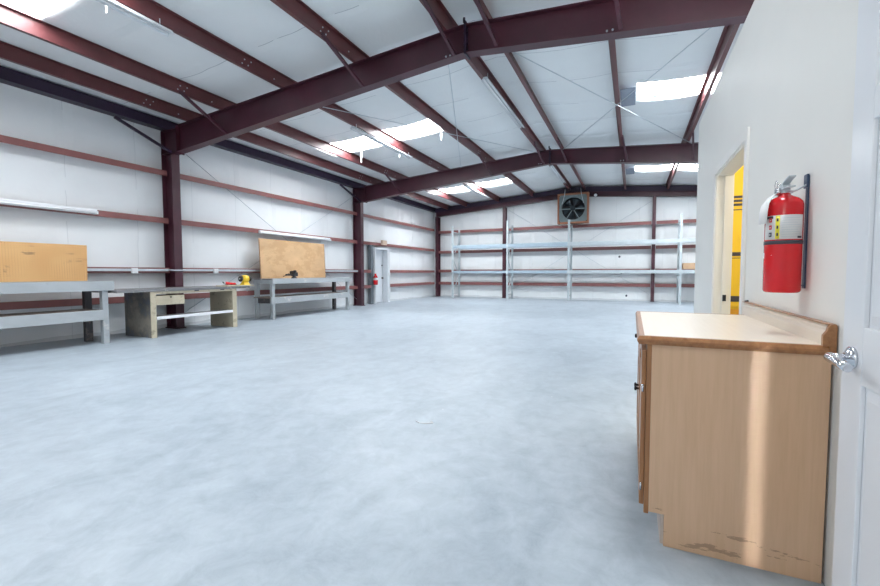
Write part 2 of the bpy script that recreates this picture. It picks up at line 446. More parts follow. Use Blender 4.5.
# eave strut
o = MB().prism([(XG, 4.40), (XG + .012, 4.40), (XG + .012, 4.60), (XW + .01, 4.58), (XW + .01, 4.40)], 1, Y0, YR - .05).build('eave_strut', 'steel_dk')
tag(o, 'dark steel eave strut running along the top of the bench wall', 'beam')

# girts
def girt_y(z, ya, yb, lb):
    prof = [(XW + .005, z + .055), (XW + .012, z + .055), (XW + .012, z + .006), (XG - .006, z + .006), (XG - .006, z + .055), (XG, z + .055), (XG, z - .065), (XG - .006, z - .065), (XG - .006, z - .002), (XW + .005, z - .002)]
    o = MB().prism(prof, 1, ya, yb).build('wall_girt', 'girt'); tag(o, lb, 'girt', 'bench wall girts')
GZ = [3.44, 2.40, 1.305, .70]
gn = ['top', 'second', 'third', 'lowest']
bays = [(Y0 + .05, F[0] - BF - .0), (F[0] + BF, F[1] - BF), (F[1] + BF, 19.70)]
bn = ['in the bay of the pegboard bench', 'in the bay of the plywood-backed bench', 'in the bay beyond the exit door']
for gi, z in enumerate(GZ):
    for bi, (ya, yb) in enumerate(bays):
        lb = 'reddish %s girt on the bench wall %s' % (gn[gi], bn[bi])
        if bi == 2 and gi > 1:
            girt_y(z, ya, 13.86, lb.replace('beyond', 'before')); girt_y(z, 15.28, yb, lb)
        else: girt_y(z, ya, yb, lb)
YG = YR - .21
GZR = [3.33, 2.30, 1.325, .69]
def girt_x(z, xa, xb, lb):
    prof = [(YR - .005, z + .07), (YR - .012, z + .07), (YR - .012, z + .006), (YG + .006, z + .006), (YG + .006, z + .07), (YG, z + .07), (YG, z - .07), (YG + .006, z - .07), (YG + .006, z - .002), (YR - .005, z - .002)]
    o = MB().prism(prof, 0, xa, xb).build('wall_girt', 'girt'); tag(o, lb, 'girt', 'rear wall girts')
CX = [(-5.69, .15), (.77, .125)]
rb = [(XG + .03, CX[0][0] - .1), (CX[0][0] + .1, CX[1][0] - .09), (CX[1][0] + .09, XE - .02)]
rn = ['between the corner and the first rear column', 'between the two rear columns, under the fan', 'past the second rear column']
for gi, z in enumerate(GZR):
    for bi, (xa, xb) in enumerate(rb):
        girt_x(z, xa, xb, 'reddish %s girt on the rear wall %s' % (gn[gi], rn[bi]))
# rear end frame
zr = lambda x: zt(x) - .27
def ibeam_v(x, yb, w, d_, z1, nm, lb):
    t = thing(nm, (x, yb, 0), lb, 'column', 'rear wall columns')
    MB().box(x - w / 2, x + w / 2, yb - d_, yb - d_ + .01, .012, z1).build('inner_flange', 'steel', t)
    MB().box(x - w / 2, x + w / 2, yb - .01, yb, .012, z1).build('outer_flange', 'steel', t)
    MB().box(x - .004, x + .004, yb - d_ + .01, yb - .01, .012, z1).build('web', 'steel', t)
    MB().box(x - w / 2 - .02, x + w / 2 + .02, yb - d_ - .02, yb, 0, .012).build('base_plate', 'steel', t)
ibeam_v(-9.27, 19.99, .17, .26, 4.12, 'steel_column', 'maroon steel column in the far corner of the hall')
ibeam_v(CX[0][0], 20.0, CX[0][1], .25, zr(CX[0][0]) - .02, 'steel_column', 'maroon rear wall column behind the second rack upright')
ibeam_v(CX[1][0], 20.0, CX[1][1], .25, zr(CX[1][0]) - .02, 'steel_column', 'maroon rear wall column near the office end of the rack')
t = thing('roof_rafter', (XRD, 19.87, 4.2), 'maroon gable rafter along the top of the rear wall behind the fan', 'beam', 'main gabled rafters')
for nm, yy0, yy1, o0, o1 in (('web', 19.866, 19.874, -.27, 0), ('bottom_flange', 19.78, 19.96, -.28, -.27), ('top_flange', 19.78, 19.96, -.012, 0)):
    m = MB()
    for a, b in ((-9.38, XRD), (XRD, XE - .05)):
        m.prism([(a, zt(a) + o0), (b, zt(b) + o0), (b, zt(b) + o1), (a, zt(a) + o1)], 1, yy0, yy1)
    m.build(nm, 'steel', t)

m = MB()  # dark strip added to give the purlin shade above the gable rafter
for a, b in ((-9.38, XRD), (XRD, XE - .05)):
    m.prism([(a, zt(a) - .07), (b, zt(b) - .07), (b, zt(b) + .15), (a, zt(a) + .15)], 1, 19.765, 19.775)
m.build('rake_shade', 'steel_dk', t, label='dark strip for the shade above the gable rafter')
# rod bracing
def rod(p, q, lb, grp, r=.008):
    o = MB().cyl(p, q, r, 6).build('bracing_rod', 'galv'); tag(o, lb, 'bracing rod', grp)
zc = lambda x: zt(x) - .03
rod((-9.46, 6.2, 4.14), (-9.46, 13.0, .25), 'thin wall bracing rod falling from the first column top towards the second column', 'wall bracing rods')
rod((-9.48, 13.0, 4.14), (-9.48, 6.2, .25), 'thin wall bracing rod falling from the second column top towards the first column', 'wall bracing rods')
def rrod(a, b, lb): rod((a[0], a[1], zc(a[0])), (b[0], b[1], zc(b[0])), lb, 'roof bracing rods')
rrod((-6.25, 6.2), (-2.7, 12.95), 'roof bracing rod rising past the bench-side skylight towards the ridge')
rrod((-2.75, 6.2), (-5.2, 12.95), 'roof bracing rod running down from the ridge at the first rafter')
rrod((-2.25, 6.2), (1.35, 12.95), 'roof bracing rod from the ridge crossing under the netted skylight')
rrod((1.35, 6.2), (-1.95, 12.95), 'roof bracing rod ending at the second rafter beside the ridge')
YB = 19.93
rod((-5.5, YB, 4.25), (.65, YB, .3), 'thin rear wall bracing rod falling away from the first rear column', 'rear bracing rods')
rod((.65, YB + .02, 4.25), (-5.5, YB + .02, .3), 'thin rear wall bracing rod falling away from the second rear column', 'rear bracing rods')

# ------------------------------------------------------------------ office partition
DY0, DY1, DZ = 3.62, 4.78, 2.17
T = .12
w = MB()
w.box(R, R + T, .70, DY0, 0, ZP).box(R, R + T, DY1, 6.17, 0, ZP).box(R, R + T, DY0, DY1, DZ, ZP)
w.box(R, R + T, Y0, -.22, 0, ZP).box(R, R + T, -.22, .70, 2.14, ZP)
struct(w, 'wall_office', 'plaster')
struct(MB().box(R + T, XE, 6.17 - T, 6.17, 0, ZP), 'wall_office_end', 'plaster')
struct(MB().box(R + T, XE, Y0, 6.03, 2.72, 2.80), 'ceiling_office', 'plaster')
struct(MB().box(R + T, XE, Y0, 6.17, ZP - .06, ZP), 'ceiling_office_top', 'plaster')
struct(MB().box(R + T, 3.2, 5.95, 6.03, 0, 2.72).box(3.2, 3.28, .7, 6.03, 0, 2.72).box(R + T, 3.2, 2.9, 2.98, 0, 2.72), 'wall_office_inside', 'cream')
# casing + jamb of the doorway (no leaf)
m = MB()
m.box(R - .018, R, DY0 - .07, DY0, 0, DZ + .07).box(R - .018, R, DY1, DY1 + .07, 0, DZ + .07).box(R - .018, R, DY0, DY1, DZ, DZ + .07)
struct(m, 'trim_1', 'trim', bevel=.004)
m = MB()
m.box(R - .004, R + T + .004, DY0 - .002, DY0 + .018, 0, DZ).box(R - .004, R + T + .004, DY1 - .018, DY1 + .002, 0, DZ).box(R - .004, R + T + .004, DY0, DY1, DZ - .018, DZ)
m.box(R + .06, R + .10, DY1 - .032, DY1 - .018, 0, DZ - .018).box(R + .06, R + .10, DY0 + .018, DY0 + .032, 0, DZ - .018)
struct(m, 'trim_2', 'cream')
m = MB().box(R + T, R + T + .018, DY0 - .07, DY0, 0, DZ + .07).box(R + T, R + T + .018, DY1, DY1 + .07, 0, DZ + .07)
struct(m, 'trim_3', 'trim')
# small black latch on the far jamb
o = MB().box(R + .066, R + .094, DY1 - .040, DY1 - .032, .965, 1.025).build('latch_plate', 'iron')
tag(o, 'small dark latch plate on the far jamb of the office doorway', 'latch')

# yellow cabinet in the room behind
t = thing('storage_cabinet', (1.35, 5.55, 0), 'tall yellow cabinet with black marks seen through the office doorway', 'cabinet')
MB().box(.915, 1.9, 5.3, 5.8, .85, 2.66).build('body', 'yellow', t, .006)
MB().box(.915, 1.9, 5.31, 5.8, 0.06, .85).build('lower_body', 'orange', t, .006, 'orange lower part')
m = MB().box(.925, 1.42, 5.285, 5.3, .88, 2.6); m.build('door', 'yellow', t, .003)
m = MB().box(1.44, 1.88, 5.285, 5.3, .88, 2.6); m.build('door', 'yellow', t, .003)
for z0, z1 in ((1.93, 1.955), (1.97, 1.995), (2.01, 2.035), (1.885, 1.895), (1.41, 1.45), (1.385, 1.392), (.93, .99)):
    MB().box(.927, 1.30, 5.281, 5.285, z0, z1).build('black_marking', 'ink', t)
for a_ in (1.0, 1.8):
    for b_ in (5.35, 5.70): MB().box(a_, a_ + .05, b_, b_ + .06, 0, .06).build('foot', 'iron', t)

# open white door folded back against the partition
LX0, LX1, LY0, LY1, LZ0, LZ1 = .60, .64, .80, 1.705, .012, 2.14
t = thing('door_2', (.62, LY1, 0), None, None); t['kind'] = 'structure'
m = MB()
def leaf(m):
    X1 = LX0 + .012
    rows = [(LZ0, .24), (.915, 1.082), (1.665, 1.755), (2.03, LZ1)]
    ys = [(LY0, LY0 + .13), (1.195, 1.305), (LY1 - .125, LY1)]
    m.box(X1, LX1, LY0, LY1, LZ0, LZ1)                         # core
    for a, b in ys: m.box(LX0, X1, a, b, LZ0, LZ1)             # stiles
    for a, b in rows:
        for (p, q) in ((ys[0][1], ys[1][0]), (ys[1][1], ys[2][0])): m.box(LX0, X1, p, q, a, b)
    zs = [(.24, .915), (1.082, 1.665), (1.755, 2.03)]
    for a, b in zs:
        for (p, q) in ((ys[0][1], ys[1][0]), (ys[1][1], ys[2][0])):
            i = .035   # raised field with sloping shoulders
            A = [(X1, p + .008, a + .008), (X1, q - .008, a + .008), (X1, q - .008, b - .008), (X1, p + .008, b - .008)]
            B = [(LX0 + .003, p + i, a + i), (LX0 + .003, q - i, a + i), (LX0 + .003, q - i, b - i), (LX0 + .003, p + i, b - i)]
            m.hexa(A, B)
leaf(m)
m.build('door_leaf', 'door', t, .0025)
hy, hz = LY1 - .07, .985
hd = MB().lathe((LX0, hy, hz), (LX0 - .02, hy, hz), [(0, .033), (.008, .033), (.014, .024), (.02, .014)], 24)
hd.cyl((LX0 - .012, hy, hz), (LX0 - .055, hy, hz), .011, 14)
hd.tube([(LX0 - .050, hy + .006, hz), (LX0 - .060, hy - .015, hz - .001), (LX0 - .060, hy - .05, hz - .003), (LX0 - .058, hy - .09, hz - .007), (LX0 - .052, hy - .118, hz - .012)], .0125, 12)
h_ = hd.build('door_handle', 'chrome', t)
MB().box(LX0 + .005, LX1 - .005, LY1, LY1 + .002, .90, 1.06).build('latch_plate', 'chrome', t)
MB().cyl((.645, .79, .3), (.645, .79, .4), .008, 8).cyl((.645, .79, 1.8), (.645, .79, 1.9), .008, 8).box(.64, R - .0, .78, .83, .3, .4).box(.64, R, .78, .83, 1.8, 1.9).build('door_hinge', 'chrome', t)

# ------------------------------------------------------------------ base cabinet
CY0, CY1 = 2.092, 3.37
CXF = .073      # carcass front
CB = R - .004
t = thing('base_cabinet', ((CXF + R) / 2, (CY0 + CY1) / 2, 0), 'tan laminate base cabinet with oak trimmed counter below the wall extinguisher', 'cabinet')
side = [(CXF + .012, .145), (CXF + .075, .145), (CXF + .075, 0.0), (CB - .006, 0.0), (CB - .004, .92), (CXF + .012, .92)]
MB().prism(side, 1, CY0, CY0 + .016).build('side_panel', 'lam_side', t, .0015)
MB().prism(side, 1, CY1 - .016, CY1).build('side_panel', 'lam_side', t, .0015)
MB().box(CXF + .02, CB - .02, CY0 + .016, CY1 - .016, .145, .165).box(CB - .03, CB - .02, CY0 + .016, CY1 - .016, .165, .91).build('carcass', 'lam_side', t)
MB().box(CXF + .062, CXF + .078, CY0 + .017, CY1 - .017, 0, .145).build('toe_kick', 'toe', t)
YM = (CY0 + CY1) / 2
m = MB()
m.box(CXF - .008, CXF + .012, CY0, CY0 + .035, .135, .92).box(CXF - .008, CXF + .012, CY1 - .035, CY1, .135, .92).box(CXF - .008, CXF + .012, YM - .025, YM + .025, .145, .92)
for a, b in ((.145, .18), (.875, .92)): m.box(CXF - .007, CXF + .011, CY0 + .03, CY1 - .03, a, b)
m.box(CXF - .007, CXF + .011, YM, CY1 - .03, .715, .745)
m.build('face_frame', 'oak_v', t, .0015)
xf = CXF - .028
def cab_door(a, b, z0, z1, hinge_near):
    dm = MB(); w_ = .058
    dm.box(xf, CXF - .009, a, a + w_, z0, z1).box(xf, CXF - .009, b - w_, b, z0, z1).box(xf, CXF - .009, a + w_, b - w_, z0, z0 + .06)
    arch = [(a + w_, z1), (b - w_, z1)]
    for k in range(13):
        u = 1 - k / 12; arch.append((a + w_ + (b - a - 2 * w_) * u, z1 - .085 + .04 * math.sin(PI * u)))
    dm.prism(arch, 0, xf, CXF - .009)
    dm.box(xf + .010, CXF - .009, a + w_ - .01, b - w_ + .01, z0 + .05, z1 - .03)
    dm.box(xf + .004, xf + .010, a + w_ + .03, b - w_ - .03, z0 + .095, z1 - .13)
    dd = dm.build('door', 'oak_v', t, .002)
    hy_ = (b - .03) if hinge_near else a + .03
    MB().lathe((xf, hy_, .56), (xf - .025, hy_, .56), [(0, .006), (.010, .006), (.014, .014), (.021, .015), (.025, .008)], 12).build('knob', 'iron', dd)
    e = a if hinge_near else b
    for zz in (z0 + .07, z1 - .19):
        MB().cyl((xf + .006, e + (-.006 if hinge_near else .006), zz), (xf + .006, e + (-.006 if hinge_near else .006), zz + .035), .005, 8).build('hinge', 'chrome', dd)
cab_door(CY0 + .018, YM - .010, .165, .885, True)
cab_door(YM + .010, CY1 - .018, .165, .722, False)
dr = MB().box(xf, CXF - .009, YM + .010, CY1 - .018, .742, .885).build('drawer', 'oak', t, .004)
yk = (YM + CY1) / 2
MB().lathe((xf, yk, .82), (xf - .025, yk, .82), [(0, .006), (.010, .006), (.014, .014), (.021, .015), (.025, .008)], 12).build('knob', 'iron', dr)
# countertop
tz0, tz1 = .92, .955
ex0, ey0, ey1 = .024, CY0 - .026, CY1 + .03
ct = MB().box(ex0 + .03, CB, ey0 + .03, ey1 - .03, tz0, tz1).build('countertop', 'lam_top', t)
# near edge: outward is -Y -> profile y = ey0 + |s|
m = MB()
sec = [(.030, tz1 + .0008), (.009, tz1 + .0008), (0, tz1 - .014), (0, tz0 + .012), (.008, tz0 - .002), (.030, tz0 - .002)]
n = len(sec)
def sweep(mb, A, B):
    mb.add(A + B, [tuple(range(n))[::-1], tuple(range(n, 2 * n))] + [(i, (i + 1) % n, n + (i + 1) % n, n + i) for i in range(n)])
sweep(m, [(ex0 + d_, ey0 + d_, z) for d_, z in sec], [(CB, ey0 + d_, z) for d_, z in sec])
sweep(m, [(ex0 + d_, ey0 + d_, z) for d_, z in sec], [(ex0 + d_, ey1 - d_, z) for d_, z in sec])
sweep(m, [(ex0 + d_, ey1 - d_, z) for d_, z in sec], [(CB, ey1 - d_, z) for d_, z in sec])
m.build('edge_strip', 'oak', t, label='oak edge strip')
# backsplash with coved profile
bp = [(CB - .030, tz1), (CB - .030, tz1 + .045), (CB - .022, tz1 + .058), (CB - .024, tz1 + .070), (CB - .016, tz1 + .082), (CB - .004, tz1 + .082), (CB, tz1 + .075), (CB, tz1)]
MB().prism([(p[0], p[1]) for p in bp], 1, ey0 + .018, 3.44).build('backsplash', 'lam_top', t)
bo = [(CB - .042, tz1), (CB - .042, tz1 + .042), (CB - .030, tz1 + .060), (CB - .028, tz1 + .074), (CB - .018, tz1 + .086), (CB - .004, tz1 + .086), (CB, tz1 + .08), (CB, tz0 - .002), (CB - .020, tz0 - .002), (CB - .020, tz1)]
MB().prism(bo, 1, ey0 - .002, ey0 + .018).build('backsplash_end', 'oak', t, .0015)
MB().box(CB - .030, CB, ey0 + .018, 3.44, tz1 + .0825, tz1 + .086).build('backsplash_cap', 'oak', t, .001)

# hook on the wall over the counter
o = MB().cyl((R, 3.44, 1.045), (R - .02, 3.44, 1.04), .008, 10).build('wall_hook', 'iron')
tag(o, 'tiny dark hook on the white partition just above the counter backsplash', 'hook')

# ------------------------------------------------------------------ wall extinguisher
ex, ey, ez = R - .085, 2.435, 1.146
t = thing('fire_extinguisher', (ex, ey, ez), 'red fire extinguisher with label and paper tag hung above the counter', 'fire extinguisher')
rad = .070; H = .402
prof = [(0, .060), (.004, rad - .003), (.012, rad), (H, rad), (H + .014, rad * .95), (H + .028, rad * .78), (H + .038, rad * .52), (H + .045, .024), (H + .055, .020)]
MB().lathe((ex, ey, ez), (ex, ey, ez + 1), prof, 40).build('cylinder', 'red', t)
# printed band and label as thin curved sheets
def band(z0, z1, a0, a1, rr, n_=18):
    mb = MB(); vs = []
    for j, z in enumerate((z0, z1)):
        for r_ in (rr, rr + .0006):
            for k in range(n_ + 1):
                a = a0 + (a1 - a0) * k / n_; vs.append((ex + r_ * math.cos(a), ey + r_ * math.sin(a), z))
    q = n_ + 1; fs = []
    for k in range(n_):
        fs += [(k, k + 1, 2 * q + k + 1, 2 * q + k), (q + k, q + k + 1, 3 * q + k + 1, 3 * q + k),
               (k, k + 1, q + k + 1, q + k), (2 * q + k, 2 * q + k + 1, 3 * q + k + 1, 3 * q + k)]
    fs += [(0, q, 3 * q, 2 * q), (n_, q + n_, 3 * q + n_, 2 * q + n_)]
    mb.add(vs, fs, True); return mb
va = math.atan2(-ey, -ex)          # direction towards the room where the label faces
lab = band(ez + .243, ez + .352, va - 1.2, va + 1.2, rad + .0004).build('label', 'label', t, label='pale printed label')
band(ez + .221, ez + .238, 0, 2 * PI - .001, rad + .0010, 48).build('strap', 'ink', t, label='dark band')
band(ez + .245, ez + .350, va - .42, va - .19, rad + .0012, 6).build('label_stripe', 'yellow_ink', lab)
for k in range(3):
    z = ez + .258 + k * .033
    band(z, z + .014, va - .35, va - .26, rad + .002, 3).build('class_mark', 'ink', lab)
    band(z - .002, z + .018, va - .80, va - .62, rad + .002, 4).build('pictogram', 'red_ink' if k else 'ink', lab)
    band(z + .004, z + .010, va - .74, va - .68, rad + .0028, 4).build('pictogram', 'label', lab)
for k in range(9):
    z = ez + .253 + k * .0105
    band(z, z + .0018, va - .10, va + (.95 if k % 3 else .75), rad + .002, 10).build('text_line', 'galv', lab)
band(ez + .247, ez + .256, va + .75, va + 1.05, rad + .0026, 4).build('text_line', 'ink', lab)
band(ez + .338, ez + .350, va - 1.1, va - .55, rad + .002, 8).build('title_bar', 'ink', lab)
# small white sticker notch
mb = MB()
A = [(va - 1.35, .185), (va - .55, .172), (va - 1.35, .158)]
pts = []
for rr in (rad + .0012, rad + .002):
    for a, z in A: pts.append((ex + rr * math.cos(a), ey + rr * math.sin(a), ez + z))
mb.add(pts, [(0, 1, 2), (3, 5, 4), (0, 3, 4, 1), (1, 4, 5, 2), (2, 5, 3, 0)])
mb.build('sticker', 'paper', t)
# valve, handles, gauge, hose
vz = ez + H + .050
v_ = MB().cyl((ex, ey, vz - .004), (ex, ey, vz + .030), .020, 16).box(ex - .014, ex + .014, ey - .024, ey + .030, vz + .02, vz + .042)
v_.cyl((ex, ey + .0, vz + .012), (ex, ey + .045, vz + .012), .012, 12)
v_.build('valve', 'galv', t, .001)
MB().cyl((ex - .018, ey, vz + .014), (ex - .036, ey, vz + .014), .017, 16).build('gauge', 'chrome', t)
def lever(z_end, z0, nm):
    m = MB()
    P = [(ey + .030, z0), (ey - .01, z0 + (z_end - z0) * .2), (ey - .055, z0 + (z_end - z0) * .75), (ey - .095, z_end)]
    for (a, za), (b, zb_) in zip(P, P[1:]):
        m.hexa([(ex - .013, a, za), (ex + .013, a, za), (ex + .013, a, za + .006), (ex - .013, a, za + .006)],
               [(ex - .013, b, zb_), (ex + .013, b, zb_), (ex + .013, b, zb_ + .006), (ex - .013, b, zb_ + .006)])
    m.build(nm, 'galv', t)
lever(vz + .062, vz + .040, 'lever'); lever(vz + .018, vz + .028, 'carry_handle')
rg = MB().tube([(ex - .022, ey + .045 + .020 * math.cos(a), vz + .052 + .020 * math.sin(a)) for a in [i * PI / 8 for i in range(17)]], .0016, 6)
rg.tube([(ex - .022, ey + .025, vz + .05), (ex + .02, ey + .01, vz + .048)], .002, 6)
rg.build('pull_pin', 'chrome', t)
MB().tube([(ex, ey + .04, vz + .012), (ex - .004, ey + .075, vz + .0), (ex - .006, ey + .094, vz - .05), (ex - .004, ey + .093, vz - .12), (ex, ey + .090, vz - .20), (ex, ey + .088, vz - .34)], .009, 10).build('hose', 'black', t)
# paper tag draped over the shoulder
mb = MB(); vs = []
path = [(.030, .012), (.062, -.012), (.085, -.045), (.092, -.085), (.094, -.135)]
for k_, (r_, z) in enumerate(path):
    for q_ in (-1, 0, 1):
        a = va - 1.12 + q_ * (.22 + .10 * min(k_, 2)); vs.append((ex + r_ * math.cos(a), ey + r_ * math.sin(a), vz - .0 + z))
fs = []
for j in range(len(path) - 1):
    for k in range(2): fs.append((j * 3 + k, j * 3 + k + 1, (j + 1) * 3 + k + 1, (j + 1) * 3 + k))
mb.add(vs, fs, True); o = mb.build('paper_tag', 'paper', t)
s_ = o.modifiers.new('thick', 'SOLIDIFY'); s_.thickness = .0008
# wall bracket
m = MB().box(R - .006, R, ey - .014, ey + .014, ez + .02, ez + .530).box(R - .012, R - .004, ey - .02, ey + .02, ez + .475, ez + .535)
m.box(ex + .075, R, ey - .012, ey + .012, ez + .03, ez + .036)
m.build('wall_bracket', 'blueplate', t)
MB().tube([(R - .006, ey + .01, ez + .490), (ex + .03, ey + .024, vz + .01), (ex + .0, ey + .026, vz + .012)], .004, 8).tube([(R - .006, ey - .01, ez + .490), (ex + .03, ey - .024, vz + .01), (ex, ey - .026, vz + .012)], .004, 8).build('hanger', 'galv', t)

# ------------------------------------------------------------------ benches
def bench(ya, yb, xf, xb, top, ap, sh, leg, front_mat, label, open_end=False):
    t = thing('workbench', ((xf + xb) / 2, (ya + yb) / 2, 0), label, 'workbench', 'grey timber workbenches')
    m = MB(); nb = 4
    for i in range(nb):
        a = xb + (xf - xb) * i / nb; b = xb + (xf - xb) * (i + 1) / nb - .004
        m.box(a, b, ya, yb, top - .038, top)
    m.build('worktop', 'steel_top', t, .002)
    m = MB().box(xf, xf + .03, ya, yb, ap, top + .004).box(xb - .03, xb, ya, yb, ap, top - .002)
    m.box(xb, xf, ya + .0, ya + .03, ap, top - .04).box(xb, xf, yb - .03, yb, ap, top - .04)
    m.build('apron', front_mat, t, .002)
    la, lb = leg
    for y in (la, lb):
        MB().box(xf - .095, xf - .002, y - .045, y + .045, 0, ap + (.1 if False else .0)).box(xf - .06, xf - .002, y - .045, y + .045, ap, top - .04).build('leg', 'grey_wood', t, .003)
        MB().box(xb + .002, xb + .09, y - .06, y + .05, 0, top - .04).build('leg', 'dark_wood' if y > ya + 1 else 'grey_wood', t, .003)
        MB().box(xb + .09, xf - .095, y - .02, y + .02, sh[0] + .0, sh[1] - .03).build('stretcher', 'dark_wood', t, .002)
    m = MB()
    for i in range(3):
        a = xb + .02 + (xf - xb - .04) * i / 3; b = xb + .02 + (xf - xb - .04) * (i + 1) / 3 - .005
        m.box(a, b, la - .1, lb - .046, sh[1] - .028, sh[1])
    m.build('shelf', 'shelf_wood', t, .002)
    MB().box(xf - .002, xf + .025, la - .1, lb - .046 + .0, sh[0], sh[1] + .002).build('shelf_rail', front_mat, t, .002)
    return t
bench(1.65, 4.32, -8.40, -9.02, 1.10, .935, (.425, .60), (1.85, 4.19), 'grey_wood_red', 'long grey workbench below the perforated board, next to the cream desk')
bench(8.18, 11.55, -8.67, -9.32, 1.085, .95, (.42, .59), (8.235, 11.46), 'grey_wood', 'long grey workbench with a vice, below the stained plywood backboard')

# boards leaning on the wall
o = MB().hexa([(-9.03, 1.75, 1.102), (-9.005, 1.75, 1.102), (-9.005, 4.22, 1.102), (-9.03, 4.22, 1.102)], [(-9.05, 1.75, 1.745), (-9.025, 1.75, 1.745), (-9.025, 4.24, 1.745), (-9.05, 4.24, 1.745)]).build('pegboard', 'peg')
tag(o, 'orange-brown perforated board standing at the back of the first grey workbench', 'board')
t = thing('plywood_board', (-9.17, 9.5, 1.087), 'stained plywood sheet standing at the back of the bench with the vice', 'board')
Z0, Z1, a, b = 1.087, 2.18, 8.28, 10.87
MB().hexa([(-9.17, a, Z0), (-9.15, a, Z0), (-9.15, b, Z0), (-9.17, b, Z0)], [(-9.22, a, Z1), (-9.20, a, Z1), (-9.20, b, Z1), (-9.22, b, Z1)]).build('sheet', 'ply', t)
MB().hexa([(-9.172, a - .02, Z0), (-9.148, a - .02, Z0), (-9.148, a, Z0), (-9.172, a, Z0)], [(-9.222, a - .02, Z1), (-9.198, a - .02, Z1), (-9.198, a, Z1), (-9.222, a, Z1)]).build('edge_batten', 'ply_edge', t)
MB().hexa([(-9.172, b, Z0), (-9.148, b, Z0), (-9.148, b + .02, Z0), (-9.172, b + .02, Z0)], [(-9.222, b, Z1), (-9.198, b, Z1), (-9.198, b + .02, Z1), (-9.222, b + .02, Z1)]).build('edge_batten', 'ply_edge', t)

# cream plywood desk with a metal top
xf, xb = -8.28, -9.15
t = thing('work_desk', ((xf + xb) / 2, 5.8, 0), 'worn cream plywood desk with dark metal top standing between the grey benches', 'desk')
MB().box(xb, xf + .02, 4.30, 7.12, .885, .935).build('desktop', 'steel_top', t, .003)
MB().box(xf - .03, xf, 4.97, 6.66, .835, .885).build('front_rail', 'cream_wood', t, .002)
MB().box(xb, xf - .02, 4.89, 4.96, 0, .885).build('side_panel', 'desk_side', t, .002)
MB().box(xf - .02, xf, 4.875, 4.975, 0, .885).build('front_post', 'cream_wood', t, .002)
MB().box(xb + .08, xf - .02, 6.68, 6.75, 0, .885).build('side_panel', 'cream_wood', t, .002)
MB().box(xf - .02, xf, 6.66, 6.77, 0, .885).build('front_post', 'cream_wood', t, .002)
dr = MB().box(xf - .45, xf - .03, 5.0, 5.50, .64, .80).box(xf - .03, xf - .005, 4.98, 5.54, .62, .80).build('drawer', 'cream_wood', t, .003)
MB().cyl((xf - .005, 5.26, .77), (xf + .008, 5.26, .77), .016, 10).build('knob', 'iron', dr)
MB().box(xf - .30, xf - .01, 4.97, 6.675, .375, .40).build('shelf', 'steel_top', t, .002)
MB().box(xf - .01, xf + .008, 4.978, 6.655, .345, .402).build('shelf_rail', 'lamp_white', t, .002)
m = MB()
for a_ in (5.75, 6.35): m.box(xf + .001, xf + .003, a_, a_ + .10, .865, .885)
m.build('slot', 'ink', t)
MB().box(-8.62, -8.24, 6.50, 7.22, .935, .958).build('mounting_board', 'cream_wood', t, .003)
MB().cyl((-8.27, 7.05, .93), (-8.27, 7.05, .81), .008, 8).cyl((-8.27, 7.05, .825), (-8.27, 7.05, .81), .016, 8).build('clamp_screw', 'galv', t)

# bench grinder (yellow body)
gx, gy, gz = -8.37, 7.08, .958
t = thing('bench_grinder', (gx, gy, gz), 'yellow bench grinder with dark wheels clamped on the end of the cream desk', 'grinder')
MB().lathe((gx, gy - .085, gz + .145), (gx, gy + .085, gz + .145), [(0, .055), (.02, .080), (.05, .088), (.12, .088), (.15, .080), (.17, .055)], 20).build('motor_body', 'yellow', t)
mb = MB().hexa([(gx - .08, gy - .085, gz), (gx + .08, gy - .085, gz), (gx + .08, gy + .085, gz), (gx - .08, gy + .085, gz)], [(gx - .035, gy - .04, gz + .10), (gx + .035, gy - .04, gz + .10), (gx + .035, gy + .04, gz + .10), (gx - .035, gy + .04, gz + .10)])
mb.build('base', 'yellow', t, .006)
for s_ in (-1, 1):
    y = gy + s_ * .115
    gd = MB().lathe((gx, y - .022, gz + .145), (gx, y + .022, gz + .145), [(0, .05), (.004, .068), (.04, .068), (.044, .05)], 24).build('wheel_guard', 'iron', t)
    MB().cyl((gx, y - s_ * .04, gz + .145), (gx, y + s_ * .04, gz + .145), .012, 10).build('spindle', 'galv', gd)
# red hand tool
rx, ry, rz = -8.40, 6.66, .958
t = thing('angle_grinder', (rx, ry, rz), 'small red hand power tool lying on the cream desk beside the yellow grinder', 'power tool')
MB().lathe((rx, ry - .10, rz + .055), (rx, ry + .18, rz + .028), [(0, .020), (.02, .032), (.08, .034), (.12, .026), (.22, .024), (.27, .028), (.285, .018)], 16).build('body', 'red', t)
MB().cyl((rx, ry - .13, rz + .06), (rx, ry - .09, rz + .056), .026, 14).build('gear_head', 'galv', t)
MB().lathe((rx, ry - .115, rz + .062), (rx, ry - .16, rz + .085), [(0, .012), (.03, .012), (.05, .005)], 10).build('side_handle', 'iron', t)
MB().tube([(rx, ry + .18, rz + .028), (rx - .03, ry + .24, rz + .006), (rx - .12, ry + .22, rz + .006), (rx - .16, ry + .05, rz + .006)], .005, 6).build('power_cord', 'black', t)

